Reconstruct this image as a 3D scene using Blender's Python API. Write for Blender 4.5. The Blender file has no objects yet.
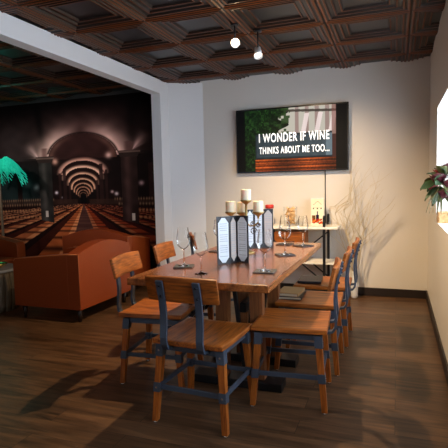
import bpy, bmesh, math, random
import numpy as np
from mathutils import Vector, Matrix
random.seed(7)
C = bpy.context.scene.collection
PI = math.pi

# ------------------------------------------------------------------ materials
def new_mat(name):
    m = bpy.data.materials.new(name); m.use_nodes = True
    nt = m.node_tree
    return m, nt, nt.nodes['Principled BSDF']

def plain(name, col, rough=.5, metal=0., bump=0., bscale=60., spec=.5, vary=0., **kw):
    m, nt, b = new_mat(name)
    b.inputs['Base Color'].default_value = (*col, 1)
    b.inputs['Roughness'].default_value = rough
    b.inputs['Metallic'].default_value = metal
    b.inputs['Specular IOR Level'].default_value = spec
    for k, v in kw.items(): b.inputs[k.replace('_', ' ')].default_value = v
    tc = nt.nodes.new('ShaderNodeTexCoord'); n = nt.nodes.new('ShaderNodeTexNoise')
    n.inputs['Scale'].default_value = bscale; n.inputs['Detail'].default_value = 4
    nt.links.new(tc.outputs['Object'], n.inputs['Vector'])
    if vary:
        mx = nt.nodes.new('ShaderNodeMix'); mx.data_type = 'RGBA'
        mx.inputs[6].default_value = (*[c * (1 - vary) for c in col], 1)
        mx.inputs[7].default_value = (*[min(1, c * (1 + vary)) for c in col], 1)
        nt.links.new(n.outputs['Fac'], mx.inputs[0]); nt.links.new(mx.outputs[2], b.inputs['Base Color'])
    if bump:
        bp = nt.nodes.new('ShaderNodeBump'); bp.inputs['Strength'].default_value = bump
        bp.inputs['Distance'].default_value = .003
        nt.links.new(n.outputs['Fac'], bp.inputs['Height']); nt.links.new(bp.outputs[0], b.inputs['Normal'])
    return m

def wood(name, c1, c2, axis='X', rough=.35, stretch=12., scale=7., coat=.0, boards=0.):
    m, nt, b = new_mat(name)
    tc = nt.nodes.new('ShaderNodeTexCoord'); mp = nt.nodes.new('ShaderNodeMapping')
    s = [stretch] * 3; s['XYZ'.index(axis)] = 1.
    mp.inputs['Scale'].default_value = s
    oi = nt.nodes.new('ShaderNodeObjectInfo')
    mv = nt.nodes.new('ShaderNodeVectorMath'); mv.operation = 'SCALE'; mv.inputs[0].default_value = (7, 5, 3)
    nt.links.new(oi.outputs['Random'], mv.inputs['Scale']); nt.links.new(mv.outputs[0], mp.inputs['Location'])
    nt.links.new(tc.outputs['Object'], mp.inputs['Vector'])
    n = nt.nodes.new('ShaderNodeTexNoise'); n.inputs['Scale'].default_value = scale / 3
    n.inputs['Detail'].default_value = 6; n.inputs['Distortion'].default_value = .8
    n2 = nt.nodes.new('ShaderNodeTexNoise'); n2.inputs['Scale'].default_value = scale * 1.2; n2.inputs['Detail'].default_value = 3
    for q in (n, n2): nt.links.new(mp.outputs[0], q.inputs['Vector'])
    r = nt.nodes.new('ShaderNodeValToRGB'); r.color_ramp.elements[0].position = .34; r.color_ramp.elements[1].position = .68
    r.color_ramp.elements[0].color = (*c1, 1); r.color_ramp.elements[1].color = (*c2, 1)
    mx = nt.nodes.new('ShaderNodeMath'); mx.operation = 'MULTIPLY_ADD'; mx.inputs[1].default_value = .45
    ad = nt.nodes.new('ShaderNodeMath'); ad.operation = 'MULTIPLY'; ad.inputs[1].default_value = .55
    nt.links.new(n2.outputs['Fac'], ad.inputs[0])
    nt.links.new(n.outputs['Fac'], mx.inputs[0]); nt.links.new(ad.outputs[0], mx.inputs[2])
    nt.links.new(mx.outputs[0], r.inputs['Fac'])
    nt.links.new(r.outputs['Color'], b.inputs['Base Color'])
    b.inputs['Roughness'].default_value = rough; b.inputs['Specular IOR Level'].default_value = .35
    b.inputs['Coat Weight'].default_value = coat; b.inputs['Coat Roughness'].default_value = .12
    bp = nt.nodes.new('ShaderNodeBump'); bp.inputs['Strength'].default_value = .15; bp.inputs['Distance'].default_value = .002
    nt.links.new(n2.outputs['Fac'], bp.inputs['Height']); nt.links.new(bp.outputs[0], b.inputs['Normal'])
    return m

def emit(name, col, s):
    m, nt, b = new_mat(name)
    b.inputs['Base Color'].default_value = (*col, 1)
    b.inputs['Emission Color'].default_value = (*col, 1); b.inputs['Emission Strength'].default_value = s
    return m

def vcol(name, emission=0., rough=.6):
    m, nt, b = new_mat(name)
    a = nt.nodes.new('ShaderNodeVertexColor'); a.layer_name = 'Print'
    b.inputs['Roughness'].default_value = rough; b.inputs['Specular IOR Level'].default_value = .08
    if emission:
        b.inputs['Base Color'].default_value = (.01, .01, .01, 1)
        nt.links.new(a.outputs[0], b.inputs['Emission Color']); b.inputs['Emission Strength'].default_value = emission
    else:
        nt.links.new(a.outputs[0], b.inputs['Base Color'])
    return m

def floor_mat():
    m, nt, b = new_mat('walnut_floorboards')
    tc = nt.nodes.new('ShaderNodeTexCoord')
    br = nt.nodes.new('ShaderNodeTexBrick'); br.offset = .37; br.offset_frequency = 2
    br.inputs['Color1'].default_value = (.0, .0, .0, 1); br.inputs['Color2'].default_value = (1, 1, 1, 1)
    br.inputs['Mortar'].default_value = (.3, .3, .3, 1)
    br.inputs['Scale'].default_value = 1; br.inputs['Brick Width'].default_value = 1.25
    br.inputs['Row Height'].default_value = .135; br.inputs['Mortar Size'].default_value = .0015
    nt.links.new(tc.outputs['Object'], br.inputs['Vector'])
    mp = nt.nodes.new('ShaderNodeMapping'); mp.inputs['Scale'].default_value = (1.1, 11, 1)
    nt.links.new(tc.outputs['Object'], mp.inputs['Vector'])
    ad = nt.nodes.new('ShaderNodeVectorMath'); ad.operation = 'ADD'
    sc = nt.nodes.new('ShaderNodeVectorMath'); sc.operation = 'SCALE'; sc.inputs['Scale'].default_value = 9
    nt.links.new(br.outputs['Color'], sc.inputs[0]); nt.links.new(mp.outputs[0], ad.inputs[0]); nt.links.new(sc.outputs[0], ad.inputs[1])
    n = nt.nodes.new('ShaderNodeTexNoise'); n.inputs['Scale'].default_value = 1.8; n.inputs['Detail'].default_value = 7
    n.inputs['Roughness'].default_value = .62; n.inputs['Distortion'].default_value = .6
    nt.links.new(ad.outputs[0], n.inputs['Vector'])
    r = nt.nodes.new('ShaderNodeValToRGB')
    r.color_ramp.elements[0].position = .3; r.color_ramp.elements[0].color = (.024, .012, .006, 1)
    r.color_ramp.elements[1].position = .72; r.color_ramp.elements[1].color = (.185, .096, .046, 1)
    nt.links.new(n.outputs['Fac'], r.inputs['Fac'])
    mx = nt.nodes.new('ShaderNodeMix'); mx.data_type = 'RGBA'; mx.blend_type = 'MULTIPLY'; mx.inputs[0].default_value = 1
    g = nt.nodes.new('ShaderNodeValToRGB'); g.color_ramp.elements[0].color = (.72, .70, .68, 1); g.color_ramp.elements[1].color = (1.05, 1.02, 1, 1)
    nt.links.new(br.outputs['Color'], g.inputs['Fac'])
    nt.links.new(r.outputs['Color'], mx.inputs[6]); nt.links.new(g.outputs['Color'], mx.inputs[7])
    m2 = nt.nodes.new('ShaderNodeMix'); m2.data_type = 'RGBA'; m2.inputs[7].default_value = (.012, .007, .004, 1)
    nt.links.new(br.outputs['Fac'], m2.inputs[0]); nt.links.new(mx.outputs[2], m2.inputs[6])
    nt.links.new(m2.outputs[2], b.inputs['Base Color'])
    b.inputs['Roughness'].default_value = .38; b.inputs['Specular IOR Level'].default_value = .35
    bp = nt.nodes.new('ShaderNodeBump'); bp.inputs['Strength'].default_value = .25; bp.inputs['Distance'].default_value = .0015
    nt.links.new(n.outputs['Fac'], bp.inputs['Height']); nt.links.new(bp.outputs[0], b.inputs['Normal'])
    return m

M = {}
M['floor'] = floor_mat()
M['wall'] = plain('cream_plaster', (.73, .69, .635), .6, bump=.25, bscale=35, spec=.3)
M['wall_white'] = plain('white_plaster', (.76, .765, .775), .6, bump=.2, bscale=35, spec=.3)
M['dark_wall'] = plain('dark_plaster', (.03, .026, .024), .7)
M['ceiling'] = plain('coffer_lit_copper', (.15, .040, .009), .38, metal=.0, spec=.3, vary=.25, bscale=5)  # warm light on the raised tile edges, put into the colour
M['coffer_shade'] = plain('coffer_shade_black', (.014, .009, .007), .35, spec=.45)  # shade on the steps between ridges, put into the colour
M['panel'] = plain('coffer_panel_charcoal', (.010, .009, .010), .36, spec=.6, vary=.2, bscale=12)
M['base'] = plain('dark_brown_skirting', (.016, .009, .007), .5)
M['seat'] = wood('honey_seat_wood', (.09, .020, .003), (.50, .145, .018), 'Y', .42, coat=.06)
M['back'] = wood('honey_back_wood', (.075, .017, .003), (.44, .125, .015), 'X', .45, coat=.05)
M['leg'] = wood('honey_leg_wood', (.15, .034, .004), (.52, .15, .018), 'Z', .45, coat=.05)
M['table'] = wood('reddish_tabletop_wood', (.10, .027, .007), (.38, .125, .032), 'Y', .25, stretch=9, coat=.2)
M['table_leg'] = wood('table_leg_wood', (.12, .042, .014), (.30, .11, .035), 'Z', .4)
M['steel'] = plain('slate_blue_steel', (.055, .078, .120), .42, metal=.3, bump=.1, bscale=80, spec=.6)
M['black'] = plain('black_steel', (.012, .012, .014), .4, metal=.3)
M['bolt'] = plain('dark_bolt', (.02, .024, .035), .3, metal=.8)
M['chrome'] = plain('nickel_glide', (.75, .75, .78), .2, metal=1.)
M['leather'] = plain('cognac_leather', (.27, .045, .006), .40, bump=.35, bscale=120, spec=.5, vary=.15)
M['piping'] = plain('tan_piping', (.55, .18, .06), .35)
M['darkwood'] = plain('espresso_wood', (.02, .010, .007), .35)
def thin_glass(name, blend):
    m, nt, b = new_mat(name)
    tr = nt.nodes.new('ShaderNodeBsdfTransparent'); tr.inputs[0].default_value = (.97, .975, .97, 1)
    gl = nt.nodes.new('ShaderNodeBsdfGlossy'); gl.inputs['Roughness'].default_value = .04
    lw = nt.nodes.new('ShaderNodeLayerWeight'); lw.inputs['Blend'].default_value = blend
    mu_ = nt.nodes.new('ShaderNodeMath'); mu_.operation = 'MULTIPLY'; mu_.inputs[1].default_value = .7
    nt.links.new(lw.outputs['Fresnel'], mu_.inputs[0])
    mx = nt.nodes.new('ShaderNodeMixShader'); out = nt.nodes['Material Output']
    nt.links.new(mu_.outputs[0], mx.inputs[0]); nt.links.new(tr.outputs[0], mx.inputs[1]); nt.links.new(gl.outputs[0], mx.inputs[2])
    nt.links.new(mx.outputs[0], out.inputs['Surface']); nt.nodes.remove(b)
    return m
M['glass'] = thin_glass('clear_thin_glass', .22)
M['vase_glass'] = thin_glass('clear_vase_glass', .07)
M['solid_glass'] = plain('solid_glass', (1, 1, 1), .03, Transmission_Weight=1., IOR=1.45)
M['coaster'] = plain('slate_coaster', (.025, .023, .026), .6, bump=.5, bscale=90)
M['cover'] = plain('black_leatherette', (.010, .011, .016), .42, bump=.3, bscale=150)
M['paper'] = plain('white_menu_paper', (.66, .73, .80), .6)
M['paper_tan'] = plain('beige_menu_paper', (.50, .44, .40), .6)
M['ink'] = plain('grey_print', (.33, .38, .43), .7)
M['brass'] = plain('antique_brass', (.42, .30, .12), .3, metal=.9, bump=.3, bscale=40)
M['iron'] = plain('aged_iron_scroll', (.10, .09, .08), .45, metal=.7)
M['wax'] = plain('ivory_wax', (.80, .72, .52), .5, Subsurface_Weight=.2)
M['tvframe'] = plain('tv_black_plastic', (.006, .006, .007), .22)
M['cork'] = plain('cork', (.72, .46, .22), .85, bump=.6, bscale=120, vary=.35)
M['whiteboard'] = plain('white_lacquer', (.78, .74, .66), .4)
M['red'] = plain('red_plastic', (.55, .03, .02), .35)
M['branch'] = plain('pale_willow_bark', (.60, .50, .33), .7, bump=.4, bscale=100)
M['ceramic'] = plain('white_ceramic', (.72, .72, .70), .25)
M['niche'] = plain('niche_white', (.86, .87, .88), .55)
M['crate'] = wood('pine_crate_wood', (.42, .22, .08), (.68, .42, .19), 'Y', .55)
M['leaf'] = plain('green_leaf', (.030, .065, .02), .5, vary=.5, bscale=20)
M['olive'] = plain('olive_leaf', (.10, .105, .035), .5, vary=.4, bscale=20)
M['burgundy'] = plain('burgundy_petal', (.075, .006, .014), .6, vary=.4, bscale=30)
M['rosered'] = plain('red_petal', (.24, .018, .016), .6, vary=.4, bscale=30)
M['barrel'] = wood('grey_oak_staves', (.10, .085, .06), (.24, .19, .13), 'Z', .6)
M['marble'] = plain('grey_marble', (.38, .40, .42), .15, vary=.35, bscale=6)
M['gold'] = plain('gold_bowl', (.8, .52, .16), .25, metal=1.)
M['lamp_white'] = plain('white_lamp_metal', (.75, .75, .75), .35)
M['lens'] = emit('lit_lens', (1., .78, .45), 60)
M['lens2'] = emit('lit_lens_soft', (1., .85, .62), 6)
M['daylight'] = emit('daylight_pane', (.76, .87, 1.), 7.5)
M['daylight2'] = emit('daylight_pane_soft', (.62, .78, 1.), 1.3)
M['led'] = emit('teal_led_frond', (.008, .42, .28), .5)
M['trunkled'] = plain('palm_trunk_brown', (.12, .08, .04), .6)
M['printed'] = vcol('mural_print', 0, .75)
M['screen'] = vcol('tv_picture', 1.0)
M['canvas'] = vcol('printed_canvas', 0, .6)
M['textw'] = emit('screen_lettering', (.85, .88, .90), .95)
M['book'] = plain('cream_pages', (.62, .55, .42), .8)
M['bookcov'] = plain('tan_book_cover', (.30, .18, .07), .6)

# ------------------------------------------------------------------ geometry helpers
class MB:
    def __init__(s): s.bm = bmesh.new(); s.ms = []; s.mi = 0
    def mat(s, m):
        if m not in s.ms: s.ms.append(m)
        s.mi = s.ms.index(m); return s
    def _f(s, vs):
        f = s.bm.faces.new(vs); f.material_index = s.mi; return f
    def hexa(s, p):
        v = [s.bm.verts.new(q) for q in p]
        for a in ((0, 3, 2, 1), (4, 5, 6, 7), (0, 1, 5, 4), (1, 2, 6, 5), (2, 3, 7, 6), (3, 0, 4, 7)): s._f([v[i] for i in a])
        return s
    def box(s, x0, x1, y0, y1, z0, z1):
        return s.hexa([(x0, y0, z0), (x1, y0, z0), (x1, y1, z0), (x0, y1, z0), (x0, y0, z1), (x1, y0, z1), (x1, y1, z1), (x0, y1, z1)])
    def beam(s, a, b, w, d=None, up=(0, 0, 1), w2=None, d2=None):
        a = Vector(a); b = Vector(b); d = d or w; w2 = w2 or w; d2 = d2 or d
        t = (b - a).normalized(); u = Vector(up)
        if abs(t.dot(u)) > .98: u = Vector((0, 1, 0))
        x = t.cross(u).normalized(); y = x.cross(t).normalized()
        P = []
        for c, ww, dd in ((a, w, d), (b, w2, d2)):
            for i, j in ((-1, -1), (1, -1), (1, 1), (-1, 1)): P.append(c + x * i * ww / 2 + y * j * dd / 2)
        return s.hexa(P)
    def leg(s, a, b, w, w2=None):            # square leg between heights, faces kept parallel to X and Y
        w2 = w2 or w; P = []
        for c, ww in ((a, w), (b, w2)):
            for i, j in ((-1, -1), (1, -1), (1, 1), (-1, 1)): P.append((c[0] + i * ww / 2, c[1] + j * ww / 2, c[2]))
        return s.hexa(P)
    def lathe(s, prof, n=24, c=(0, 0, 0), cap=True):
        rings = []
        for r, z in prof:
            rings.append([s.bm.verts.new((c[0] + r * math.cos(2 * PI * i / n), c[1] + r * math.sin(2 * PI * i / n), c[2] + z)) for i in range(n)])
        for a, b in zip(rings, rings[1:]):
            for i in range(n):
                f = s._f([a[i], a[(i + 1) % n], b[(i + 1) % n], b[i]]); f.smooth = True
        if cap:
            s._f(rings[0][::-1]); s._f(rings[-1])
        return s
    def tube(s, pts, r, n=8, r1=None):
        pts = [Vector(p) for p in pts]; rings = []; m = len(pts)
        up = Vector((0, 0, 1))
        for k, p in enumerate(pts):
            t = (pts[min(k + 1, m - 1)] - pts[max(k - 1, 0)]).normalized()
            u = up if abs(t.dot(up)) < .95 else Vector((1, 0, 0))
            x = t.cross(u).normalized(); y = x.cross(t)
            rr = r if r1 is None else r + (r1 - r) * k / (m - 1)
            rings.append([s.bm.verts.new(p + x * rr * math.cos(2 * PI * i / n) + y * rr * math.sin(2 * PI * i / n)) for i in range(n)])
        for a, b in zip(rings, rings[1:]):
            for i in range(n):
                f = s._f([a[i], a[(i + 1) % n], b[(i + 1) % n], b[i]]); f.smooth = True
        s._f(rings[0][::-1]); s._f(rings[-1]); return s
    def strip(s, pts, w, t, side=(1, 0, 0)):    # flat bar following pts, width along side
        pts = [Vector(p) for p in pts]; sd = Vector(side).normalized(); rings = []
        for k, p in enumerate(pts):
            d = (pts[min(k + 1, len(pts) - 1)] - pts[max(k - 1, 0)]).normalized(); nn = d.cross(sd).normalized()
            rings.append([s.bm.verts.new(p + sd * i * w / 2 + nn * j * t / 2) for i, j in ((-1, -1), (1, -1), (1, 1), (-1, 1))])
        for a, b in zip(rings, rings[1:]):
            for i in range(4): s._f([a[i], a[(i + 1) % 4], b[(i + 1) % 4], b[i]])
        s._f(rings[0][::-1]); s._f(rings[-1]); return s
    def surf(s, fn, nu, nv, th, nfn=None):      # thick sheet: fn(u,v)->point, thickness along normal
        g = [[Vector(fn(i / nu, j / nv)) for j in range(nv + 1)] for i in range(nu + 1)]
        N = [[None] * (nv + 1) for _ in range(nu + 1)]
        for i in range(nu + 1):
            for j in range(nv + 1):
                a = g[min(i + 1, nu)][j] - g[max(i - 1, 0)][j]; b = g[i][min(j + 1, nv)] - g[i][max(j - 1, 0)]
                N[i][j] = a.cross(b).normalized()
        A = [[s.bm.verts.new(g[i][j] + N[i][j] * th / 2) for j in range(nv + 1)] for i in range(nu + 1)]
        B = [[s.bm.verts.new(g[i][j] - N[i][j] * th / 2) for j in range(nv + 1)] for i in range(nu + 1)]
        for i in range(nu):
            for j in range(nv):
                f = s._f([A[i][j], A[i + 1][j], A[i + 1][j + 1], A[i][j + 1]]); f.smooth = True
                f = s._f([B[i][j], B[i][j + 1], B[i + 1][j + 1], B[i + 1][j]]); f.smooth = True
        for i in range(nu):
            s._f([A[i][0], B[i][0], B[i + 1][0], A[i + 1][0]]); s._f([A[i][nv], A[i + 1][nv], B[i + 1][nv], B[i][nv]])
        for j in range(nv):
            s._f([A[0][j], A[0][j + 1], B[0][j + 1], B[0][j]]); s._f([A[nu][j], B[nu][j], B[nu][j + 1], A[nu][j + 1]])
        return s
    def prism(s, poly, h0, h1, axis='Z', smooth=False):
        def P(a, b, h): return {'Z': (a, b, h), 'Y': (a, h, b), 'X': (h, a, b)}[axis]
        A = [s.bm.verts.new(P(a, b, h0)) for a, b in poly]; B = [s.bm.verts.new(P(a, b, h1)) for a, b in poly]
        s._f(A[::-1]); s._f(B); n = len(poly)
        for i in range(n):
            f = s._f([A[i], A[(i + 1) % n], B[(i + 1) % n], B[i]]); f.smooth = smooth
        return s
    def ball(s, c, r, sz=1., n=10):
        prof = [(max(.0005, r * math.sin(PI * k / n)), -r * sz * math.cos(PI * k / n)) for k in range(n + 1)]
        return s.lathe(prof, 12, c)
    def build(s, name, mat=None, parent=None, bevel=0., loc=None, segs=2):
        bmesh.ops.recalc_face_normals(s.bm, faces=s.bm.faces[:])
        me = bpy.data.meshes.new(name); s.bm.to_mesh(me); s.bm.free()
        for m in (s.ms or [mat]): me.materials.append(M[m] if isinstance(m, str) else m)
        o = bpy.data.objects.new(name, me); C.objects.link(o)
        if parent: o.parent = parent
        if loc: o.location = loc
        if bevel:
            md = o.modifiers.new('bevel', 'BEVEL'); md.width = bevel; md.segments = segs; md.limit_method = 'ANGLE'; md.angle_limit = .7
        return o

def tag(o, label=None, cat=None, group=None, kind=None):
    if label: o['label'] = label
    if cat: o['category'] = cat
    if group: o['group'] = group
    if kind: o['kind'] = kind
    return o
def empty(name, loc=(0, 0, 0), rz=0., label=None, cat=None, group=None):
    o = bpy.data.objects.new(name, None); C.objects.link(o); o.location = loc; o.rotation_euler = (0, 0, rz)
    o.empty_display_size = .1
    return tag(o, label, cat, group)
def copy_tree(o, parent=None):
    c = o.copy(); C.objects.link(c); c.parent = parent
    for ch in [k for k in list(C.objects) if k.parent == o]: copy_tree(ch, c)
    return c
def sd(*c): return tuple((x / 255.) ** 2.2 for x in c)

def paint_grid(name, w, h, nx, ny, fn, mat, parent=None, loc=(0, 0, 0), rz=0.):
    # flat printed sheet in the local XZ plane facing -Y; fn(U,V) -> rgb in 0..255, U right, V down, both 0..1
    u = np.linspace(0, 1, nx + 1); v = np.linspace(0, 1, ny + 1)
    U, V = np.meshgrid(u, v)
    col = (np.clip(fn(U, V), 0, 255) / 255.) ** 2.2
    co = np.stack([U * w, np.zeros_like(U), (1 - V) * h], -1).reshape(-1, 3)
    idx = np.arange((nx + 1) * (ny + 1)).reshape(ny + 1, nx + 1)
    F = np.stack([idx[1:, :-1], idx[1:, 1:], idx[:-1, 1:], idx[:-1, :-1]], -1).reshape(-1, 4)
    me = bpy.data.meshes.new(name); me.from_pydata(co.tolist(), [], F.tolist())
    a = me.color_attributes.new('Print', 'FLOAT_COLOR', 'POINT')
    a.data.foreach_set('color', np.concatenate([col.reshape(-1, 3), np.ones((col.shape[0] * col.shape[1], 1))], 1).astype(np.float32).ravel())
    me.materials.append(M[mat])
    o = bpy.data.objects.new(name, me); C.objects.link(o); o.location = loc; o.rotation_euler = (0, 0, rz)
    if parent: o.parent = parent
    return o

# ------------------------------------------------------------------ room
XR, YB, H, XL, HB, YJ = .306, 5.18, 2.43, -2.533, 2.286, 4.80
XLO, YF = -6.6, -1.6                         # lounge side, wall behind the viewer
def struct(mb, name, mat=None, **k): return tag(mb.build(name, mat, **k), kind='structure')
struct(MB().box(XLO - .15, XR + .8, YF - .15, YB + .15, -.1, 0), 'floor', 'floor')
struct(MB().box(XL - .11, XR + .12, YB, YB + .12, 0, H + .13), 'wall_back', 'wall')
struct(MB().box(XLO - .1, XL - .1101, YB, YB + .12, 0, H + .13), 'wall_lounge', 'dark_wall')
struct(MB().box(XLO - .12, XLO, YF, YB, 0, H + .13), 'wall_left', 'dark_wall')
struct(MB().box(XLO - .12, XR + .12, YF - .12, YF, 0, H + .13), 'wall_front', 'wall_white')
# wall between the rooms: post, header over the wide opening, splayed corner
mb = MB()
mb.box(XL - .115, XL, YJ, YB - .001, 0, HB)
mb.box(XL - .115, XL, YF, YB - .001, HB, H + .01)
mb.box(XL - .115, XL, YF, -.6, 0, HB)
mb.prism([(XL, 4.995), (-2.165, YB), (XL, YB)], 0, H + .01, 'Z')
struct(mb, 'wall_divider', 'wall_white')
# right wall with its daylight recess
NY0, NY1, NZ0, NZ1 = .9, 4.2, .885, 1.815
mb = MB()
mb.box(XR, XR + .12, YF, YB, 0, NZ0); mb.box(XR, XR + .12, YF, YB, NZ1, H + .13)
mb.box(XR, XR + .12, YF, NY0, NZ0, NZ1); mb.box(XR, XR + .12, NY1, YB, NZ0, NZ1)
struct(mb, 'wall_right', 'wall')
mb = MB()
mb.box(XR + .121, XR + .42, NY1, NY1 + .03, NZ0 - .03, NZ1 + .03); mb.box(XR + .121, XR + .42, NY0 - .03, NY0, NZ0 - .03, NZ1 + .03)
mb.box(XR + .121, XR + .42, NY0, NY1, NZ1, NZ1 + .03); mb.box(XR + .121, XR + .42, NY0, NY1, NZ0 - .03, NZ0)
win = struct(mb, 'window_1', 'niche')
MB().box(XR + .42, XR + .43, NY0 - .03, NY1 + .03, NZ0 - .03, NZ1 + .03).build('pane', 'daylight', win)
w2 = struct(MB().box(-4.2, -1.4, YF, YF + .04, .8, 2.1).box(-4.12, -1.48, YF + .04, YF + .05, .88, 2.02), 'window_2', 'niche')
MB().box(-4.1, -1.5, YF + .051, YF + .056, .9, 2.0).build('pane', 'daylight2', w2)
# skirting
struct(MB().box(-2.15, XR, YB - .014, YB - .0005, 0, .088), 'baseboard_back', 'base', bevel=.003)
struct(MB().box(XR - .014, XR - .0005, YF, YB - .015, 0, .088), 'baseboard_right', 'base', bevel=.003)

# coffered ceiling: nested square steps, 0.61 m tiles
prof = [(0, .014), (.008, .004), (.017, .0), (.026, .004), (.031, .012), (.040, .012), (.046, .004), (.056, .004), (.064, .018), (.088, .019),
        (.093, .012), (.102, .012), (.110, .025), (.136, .026), (.141, .019), (.149, .019), (.158, .034)]
mb = MB(); T = .61; TY = .592
xs = [.09 - T * k for k in range(-1, 12)]; ys = [3.09 + TY * k for k in range(-8, 4)]
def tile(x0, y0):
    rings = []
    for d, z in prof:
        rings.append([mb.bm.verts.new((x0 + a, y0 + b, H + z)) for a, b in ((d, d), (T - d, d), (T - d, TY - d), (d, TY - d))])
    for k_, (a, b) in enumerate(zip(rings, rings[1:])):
        mb.mat('ceiling' if k_ in (1, 2, 6, 10, 14) else 'coffer_shade')  # lit ridges and shaded steps of one ceiling material, told apart by colour
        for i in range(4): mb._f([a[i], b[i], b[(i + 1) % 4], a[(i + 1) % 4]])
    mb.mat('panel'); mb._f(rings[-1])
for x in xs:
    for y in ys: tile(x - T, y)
mb.mat('ceiling')
bmesh.ops.remove_doubles(mb.bm, verts=mb.bm.verts[:], dist=.0005)
for a, b in (((XR + .02, 1, 0), (1, 0, 0)), ((XLO - .1, 1, 0), (-1, 0, 0)), ((0, YB + .02, 0), (0, 1, 0)), ((0, YF - .1, 0), (0, -1, 0))):
    bmesh.ops.bisect_plane(mb.bm, geom=mb.bm.verts[:] + mb.bm.edges[:] + mb.bm.faces[:], plane_co=a, plane_no=b, clear_outer=True)
mb.box(XLO - .1, XR + .1, YF - .1, YB + .1, H + .10, H + .13)
o = struct(mb, 'ceiling')

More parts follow.
